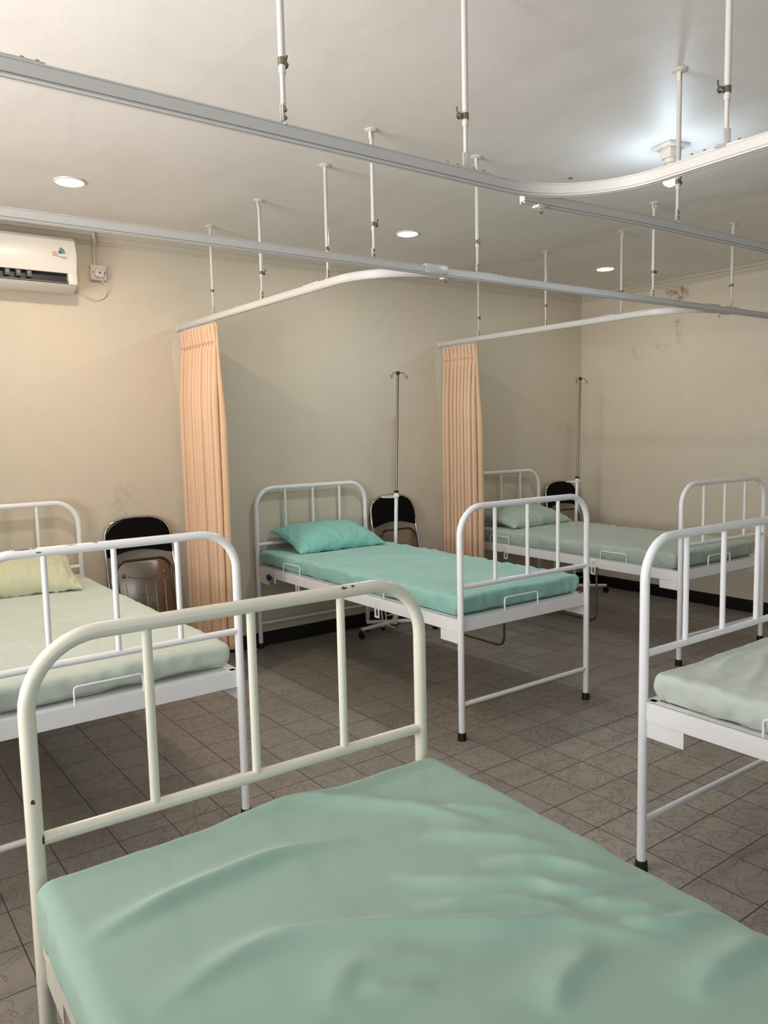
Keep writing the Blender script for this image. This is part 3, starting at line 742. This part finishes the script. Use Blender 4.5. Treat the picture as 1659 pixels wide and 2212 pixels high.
# ------------------------------------------------------------------ folding chairs (folded flat, leaning on the back wall)
def chair_master():
    root = thing('folding_chair', '', 'chair')
    # local: x across, y = thickness (towards viewer negative), z along the folded chair
    H = 1.0; hw = .206; R = .13
    def U(hw_, z0, H_, R_, y, flare=.02, pw=2.4):
        pts = [(-hw_-flare, y, z0), (-hw_, y, H_-R_*1.15)]
        n = 12
        for i in range(1, n): 
            a = PI*i/n; cx = -math.copysign(abs(math.cos(a))**(2/pw), math.cos(a)); sz = abs(math.sin(a))**(2/pw)
            pts.append((hw_*cx, y, H_-R_*1.15+R_*1.15*sz))
        pts += [(hw_, y, H_-R_*1.15), (hw_+flare, y, z0)]
        return pts
    MB().tube(U(hw, .012, H, .135, 0, pw=2.9), .0098, 12).make('main_frame', M['chrome'], root, ang=60)
    MB().tube([(-.175, .020, .012), (-.182, .020, .52), (-.19, .016, .64)], .0085, 10).tube([(.175, .020, .012), (.182, .020, .52), (.19, .016, .64)], .0085, 10).tube([(-.176, .020, .10), (.176, .020, .10)], .007, 10).make('rear_legs', M['chrome'], root, ang=60)
    for s in (-1, 1):
        MB().lathe([(.0125, 0), (.0125, .022), (.010, .024)], (s*(hw+.02), 0, 0), 14).make('foot_cap', M['rubber'], root)
    # back pad
    poly = []
    for i in range(0, 25):
        a = PI*i/24; cx = math.copysign(abs(math.cos(a))**.82, math.cos(a)); sz = abs(math.sin(a))**.72
        poly.append((.199*cx, H-.175+.168*sz))
    for i in range(1, 14):
        t = -1+2*i/14; poly.append((.190*t, H-.235+.035*(1-t*t)))
    poly.insert(25, (-.195, H-.235)); poly.append((.195, H-.235))
    MB().prism(poly, 'y', -.018, .012, .006).make('back_pad', M['black_pad'], root)
    # seat pan seen from below
    def rr_poly(w, z0, z1, r, n=6):
        P = []
        for (cx, cz, a0) in ((w-r, z1-r, 0), (-w+r, z1-r, PI/2), (-w+r, z0+r, PI), (w-r, z0+r, 1.5*PI)):
            for i in range(n+1): a = a0+PI/2*i/n; P.append((cx+r*math.cos(a), cz+r*math.sin(a)))
        return P
    sp = rr_poly(.165, .335, .715, .06)
    sp = [(x*(1-.06*(.715-z)/.38), z+(.022*(1-(x/.165)**2) if z > .6 else 0)) for x, z in sp]
    seat = MB().prism(sp, 'y', -.034, -.018, .004).make('seat', M['dullmetal'], root)
    MB().tube([(x*1.06, -.027, .525+(z-.525)*1.03) for x, z in sp], .0085, 10, closed=True).make('seat_rim', M['dark_rib'], seat, ang=60)
    rb = MB()
    for k, xx in enumerate((-.12, -.06, 0, .06, .12)): rb.tube([(xx, -.034, .60 if abs(xx) > .1 else .585), (xx*.93, -.034, .385)], .0028, 6)
    rb.tube([(-.105+.21*i/10, -.034, .640-.020*(1-((i-5)/5)**2)) for i in range(11)], .0035, 6)
    rb.tube([(-.10+.2*i/10, -.034, .362) for i in range(11)], .0035, 6)
    rb.make('pressed_ribs', M['dullmetal'], seat)
    for xx in (-.128, .128):
        for zz in (.645, .368):
            MB().lathe([(.013, -.034), (.013, -.036), (.009, -.036), (.006, -.039), (.003, -.040)], (xx, 0, zz), 16, 'y').make('screw', M['steel'], seat)
    hl = MB()
    for xx in (-.026, .026):
        for zz in (.515, .46): hl.lathe([(.0042, -.0342), (.0042, -.0346)], (xx, 0, zz), 10, 'y')
    hl.make('screw_holes', M['slot'], seat)
    return root
chair = chair_master()
def place_chair(o, x, lean, rz, label, ytop=-.014):
    L = 1.0; o.rotation_euler = (-lean, 0, rz)
    o.location = (x, ytop-L*math.sin(lean)-.012, .0); o['label'] = label; o['group'] = 'folding chairs leaning folded against the wall'
place_chair(chair, -4.235, .20, .0, 'black-backed chrome folding chair leaning on the wall left of the left curtain')
c2 = copy_tree(chair); place_chair(c2, -2.262, .18, .0, 'black-backed chrome folding chair behind the drip stand at the centre bed')
c3 = copy_tree(chair); place_chair(c3, -.33, .18, .0, 'black-backed chrome folding chair in the far corner beside the right bed')

# ------------------------------------------------------------------ drip stands
def drip_master():
    root = thing('drip_stand', '', 'drip stand')
    T_ = Vector((.075, 0, 1.895)); B = Vector((0, 0, .075)); D = T_-B
    at = lambda z: B+D*((z-B.z)/D.z)
    MB().tube([B-D.normalized()*.0, at(1.03)], .0135, 16).make('lower_pole', M['enamel'], root, ang=60)
    MB().tube([at(1.02), at(1.875)], .0083, 14).make('upper_pole', M['steel'], root, ang=60)
    MB().tube([at(1.028), at(1.034), at(1.040), at(1.046)], .017, 16, radii=[.015, .0175, .0175, .012]).make('collar', M['rubber'], root)
    p = at(1.012); MB().tube([(p.x-.070+.060*math.cos(2*PI*k/32), p.y-.012+.060*math.sin(2*PI*k/32), p.z-.008) for k in range(32)], .0034, 8, closed=True).tube([p+Vector((-.014, 0, -.008)), p+Vector((.012, 0, -.008))], .017, 14).make('holder_ring', M['enamel'], root)
    MB().lathe([(.010, 1.872), (.013, 1.876), (.013, 1.895), (.010, 1.899)], (at(1.88).x, 0, 0), 16).make('top_cap', M['rubber'], root)
    t = at(1.888)
    for s in (-1, 1):
        pts = [(t.x, 0, t.z), (t.x+s*.045, -.01, t.z), (t.x+s*.056, -.012, t.z-.008), (t.x+s*.060, -.013, t.z-.03), (t.x+s*.066, -.014, t.z-.042), (t.x+s*.074, -.015, t.z-.036), (t.x+s*.077, -.015, t.z-.014)]
        MB().tube(pts, .0026, 8).make('hook', M['steel'], root)
    for (ang, L) in ((178, .29), (336, .31), (48, .27), (130, .21)):
        a = math.radians(ang); e = Vector((L*math.cos(a), L*math.sin(a), .066))
        lg = MB().tube([(0, 0, .085), (e.x, e.y, .068)], .0135, 14).make('base_leg', M['enamel'], root)
        cs = MB().lathe([(.010, -.010), (.0265, -.010), (.0275, 0), (.0265, .010), (.010, .010)], (e.x-.0, e.y, .0277), 20, 'x')
        cs.tube([(e.x, e.y, .030), (e.x, e.y, .066)], .006, 8); cs.make('castor', M['rubber'], lg)
    MB().tube([(0, 0, .068), (0, 0, .105)], .020, 16).make('hub', M['enamel'], root)
    return root
dr = drip_master(); dr.location = (-2.462, -.31, 0); dr['label'] = 'tall steel drip stand with two hooks beside the aqua bed'; dr['group'] = 'drip stands'
d2 = copy_tree(dr); d2.location = (-.50, -.34, 0); d2['label'] = 'tall steel drip stand with two hooks in the far room corner'

# ------------------------------------------------------------------ air conditioner
root = thing('air_conditioner', 'white wall air conditioner with open flap at the left edge', 'air conditioner', (-4.545, 0, 2.29))
Wd = .82
prof = [(0, .02), (-.05, .0), (-.11, .004), (-.155, .016), (-.182, .038)]       # (y, z) body below the outlet
prof2 = [(-.190, .095), (-.198, .16), (-.196, .22), (-.186, .272), (-.165, .290), (0, .292)]
body = MB().prism(prof+[(-.150, .044), (-.14, .10)]+prof2, 'x', -Wd, 0, .006).make('body', M['white_plastic'], root)
MB().box(-Wd+.03, -.045, -.184, -.150, .0385, .0405).box(-Wd+.03, -.045, -.153, -.149, .040, .1).make('outlet_recess', M['dark_plastic'], root, smooth=False)
MB().prism([(-.156, .050), (-.188, .040), (-.188, .046), (-.156, .056)], 'x', -Wd+.04, -.055).make('air_flap', M['grey_plastic'], root)
MB().box(-.047, 0, -.190, -.145, .036, .099, .003).box(-Wd, -Wd+.04, -.190, -.145, .036, .099, .003).make('outlet_cheek', M['white_plastic'], root)
lv = MB()
for k in range(9): lv.box(-.26-k*.055, -.235-k*.055, -.182, -.156, .060, .095, .003)
lv.make('louvres', M['grey_plastic'], root)
MB().prism([(-.1905, .098), (-.1990, .16), (-.1975, .22), (-.1880, .268), (-.186, .268), (-.1955, .22), (-.197, .16), (-.1885, .098)], 'x', -Wd+.004, -.004).make('front_panel', M['white_plastic'], root)
# energy label: olive arc, blue disc and lines of small print on the front panel
def panel_y(z): return -.2000 if z < .2 else -.1985-(z-.2)*(-.09)
lx, lz = -.085, .205
st = MB()
arcp = arc(lx, lz, .022, -.5, 1.75, 16); arcq = arc(lx, lz, .015, 1.75, -.5, 16)
st.prism(arcp+arcq, 'y', -.2002, -.1960); sticker = st.make('energy_arc', M['green_print'], root, smooth=False)
MB().lathe([(.0115, -.2003), (.0115, -.196)], (lx, 0, lz), 20, 'y').make('label_disc', M['blue_print'], root)
pr = MB()
for k, (xa, ln_) in enumerate(((-.044, .024), (-.042, .026), (-.043, .030), (-.040, .034))): pr.box(lx+xa, lx+xa+ln_, -.2004, -.196, lz-.004-k*.007, lz-.0018-k*.007)
pr.make('label_print', M['red_print'], root, smooth=False)
pr = MB()
for k in range(3): pr.box(lx-.008+.004*k, lx+.032, -.2004, -.196, lz-.026-k*.004, lz-.0245-k*.004)
pr.box(lx-.0006, lx+.0006, -.2004, -.196, lz+.028, lz+.033).box(lx+.028, lx+.034, -.2004, -.196, lz-.001, lz)
pr.make('label_print', M['grey_print'], root, smooth=False)
MB().box(-.0005, .002, -.12, -.02, .06, .26).make('side_grille', M['plastic_shade'], root)

# socket with plug, conduit and cord
root = thing('wall_socket', 'white square wall socket box right of the air conditioner', 'socket', (-4.378, 0, 2.437))
MB().box(-.046, .046, -.034, 0, -.044, .044, .004).make('socket_box', M['plastic_shade'], root)
MB().box(-.044, .044, -.038, -.033, -.042, .042, .002).make('face_plate', M['white_plastic'], root)
sc = MB()
for xx in (-.034, .034): sc.lathe([(.0035, -.0385), (.0035, -.0392)], (xx, 0, 0), 10, 'y')
sc.make('screw', M['dark_plastic'], root)
plug = thing('power_plug', 'white plug with cord plugged into the wall socket', 'plug', (-4.380, -.038, 2.432))
MB().prism([(-.024, -.018), (-.019, -.024), (.019, -.024), (.024, -.018), (.026, .008), (.019, .022), (-.019, .022), (-.026, .008)], 'y', -.024, 0, .004).make('plug_body', M['white_plastic'], plug)
MB().box(-.006, .006, -.0247, -.023, -.004, .003).make('plug_window', M['dark_plastic'], plug, smooth=False)
MB().box(-.012, .010, -.0243, -.023, .010, .0125).make('plug_print', M['grey_print'], plug, smooth=False)
cp = [(.004, -.016, -.024), (.014, -.014, -.040), (.036, .0, -.065), (.046, .015, -.095), (.040, .025, -.125), (.010, .030, -.148), (-.035, .030, -.152), (-.085, .030, -.135), (-.130, .030, -.105), (-.172, .028, -.075)]
cps = [Vector(p) for p in cp]
for _ in range(2):
    q = [cps[0]]
    for a_, b_ in zip(cps, cps[1:]): q += [a_*.75+b_*.25, a_*.25+b_*.75]
    cps = q+[cps[-1]]
MB().tube(cps, .0036, 8).make('cord', M['cord'], plug)
cd = MB().tube([(-4.392, -.010, 2.480), (-4.389, -.010, 2.590), (-4.390, -.030, 2.603), (-4.400, -.058, 2.630), (-4.404, -.062, ZC-.002)], .0075, 10).make('cable_conduit', M['plastic_shade'], None)
cd['label'] = 'thin vertical cable conduit from the wall socket up to the ceiling'; cd['category'] = 'conduit'
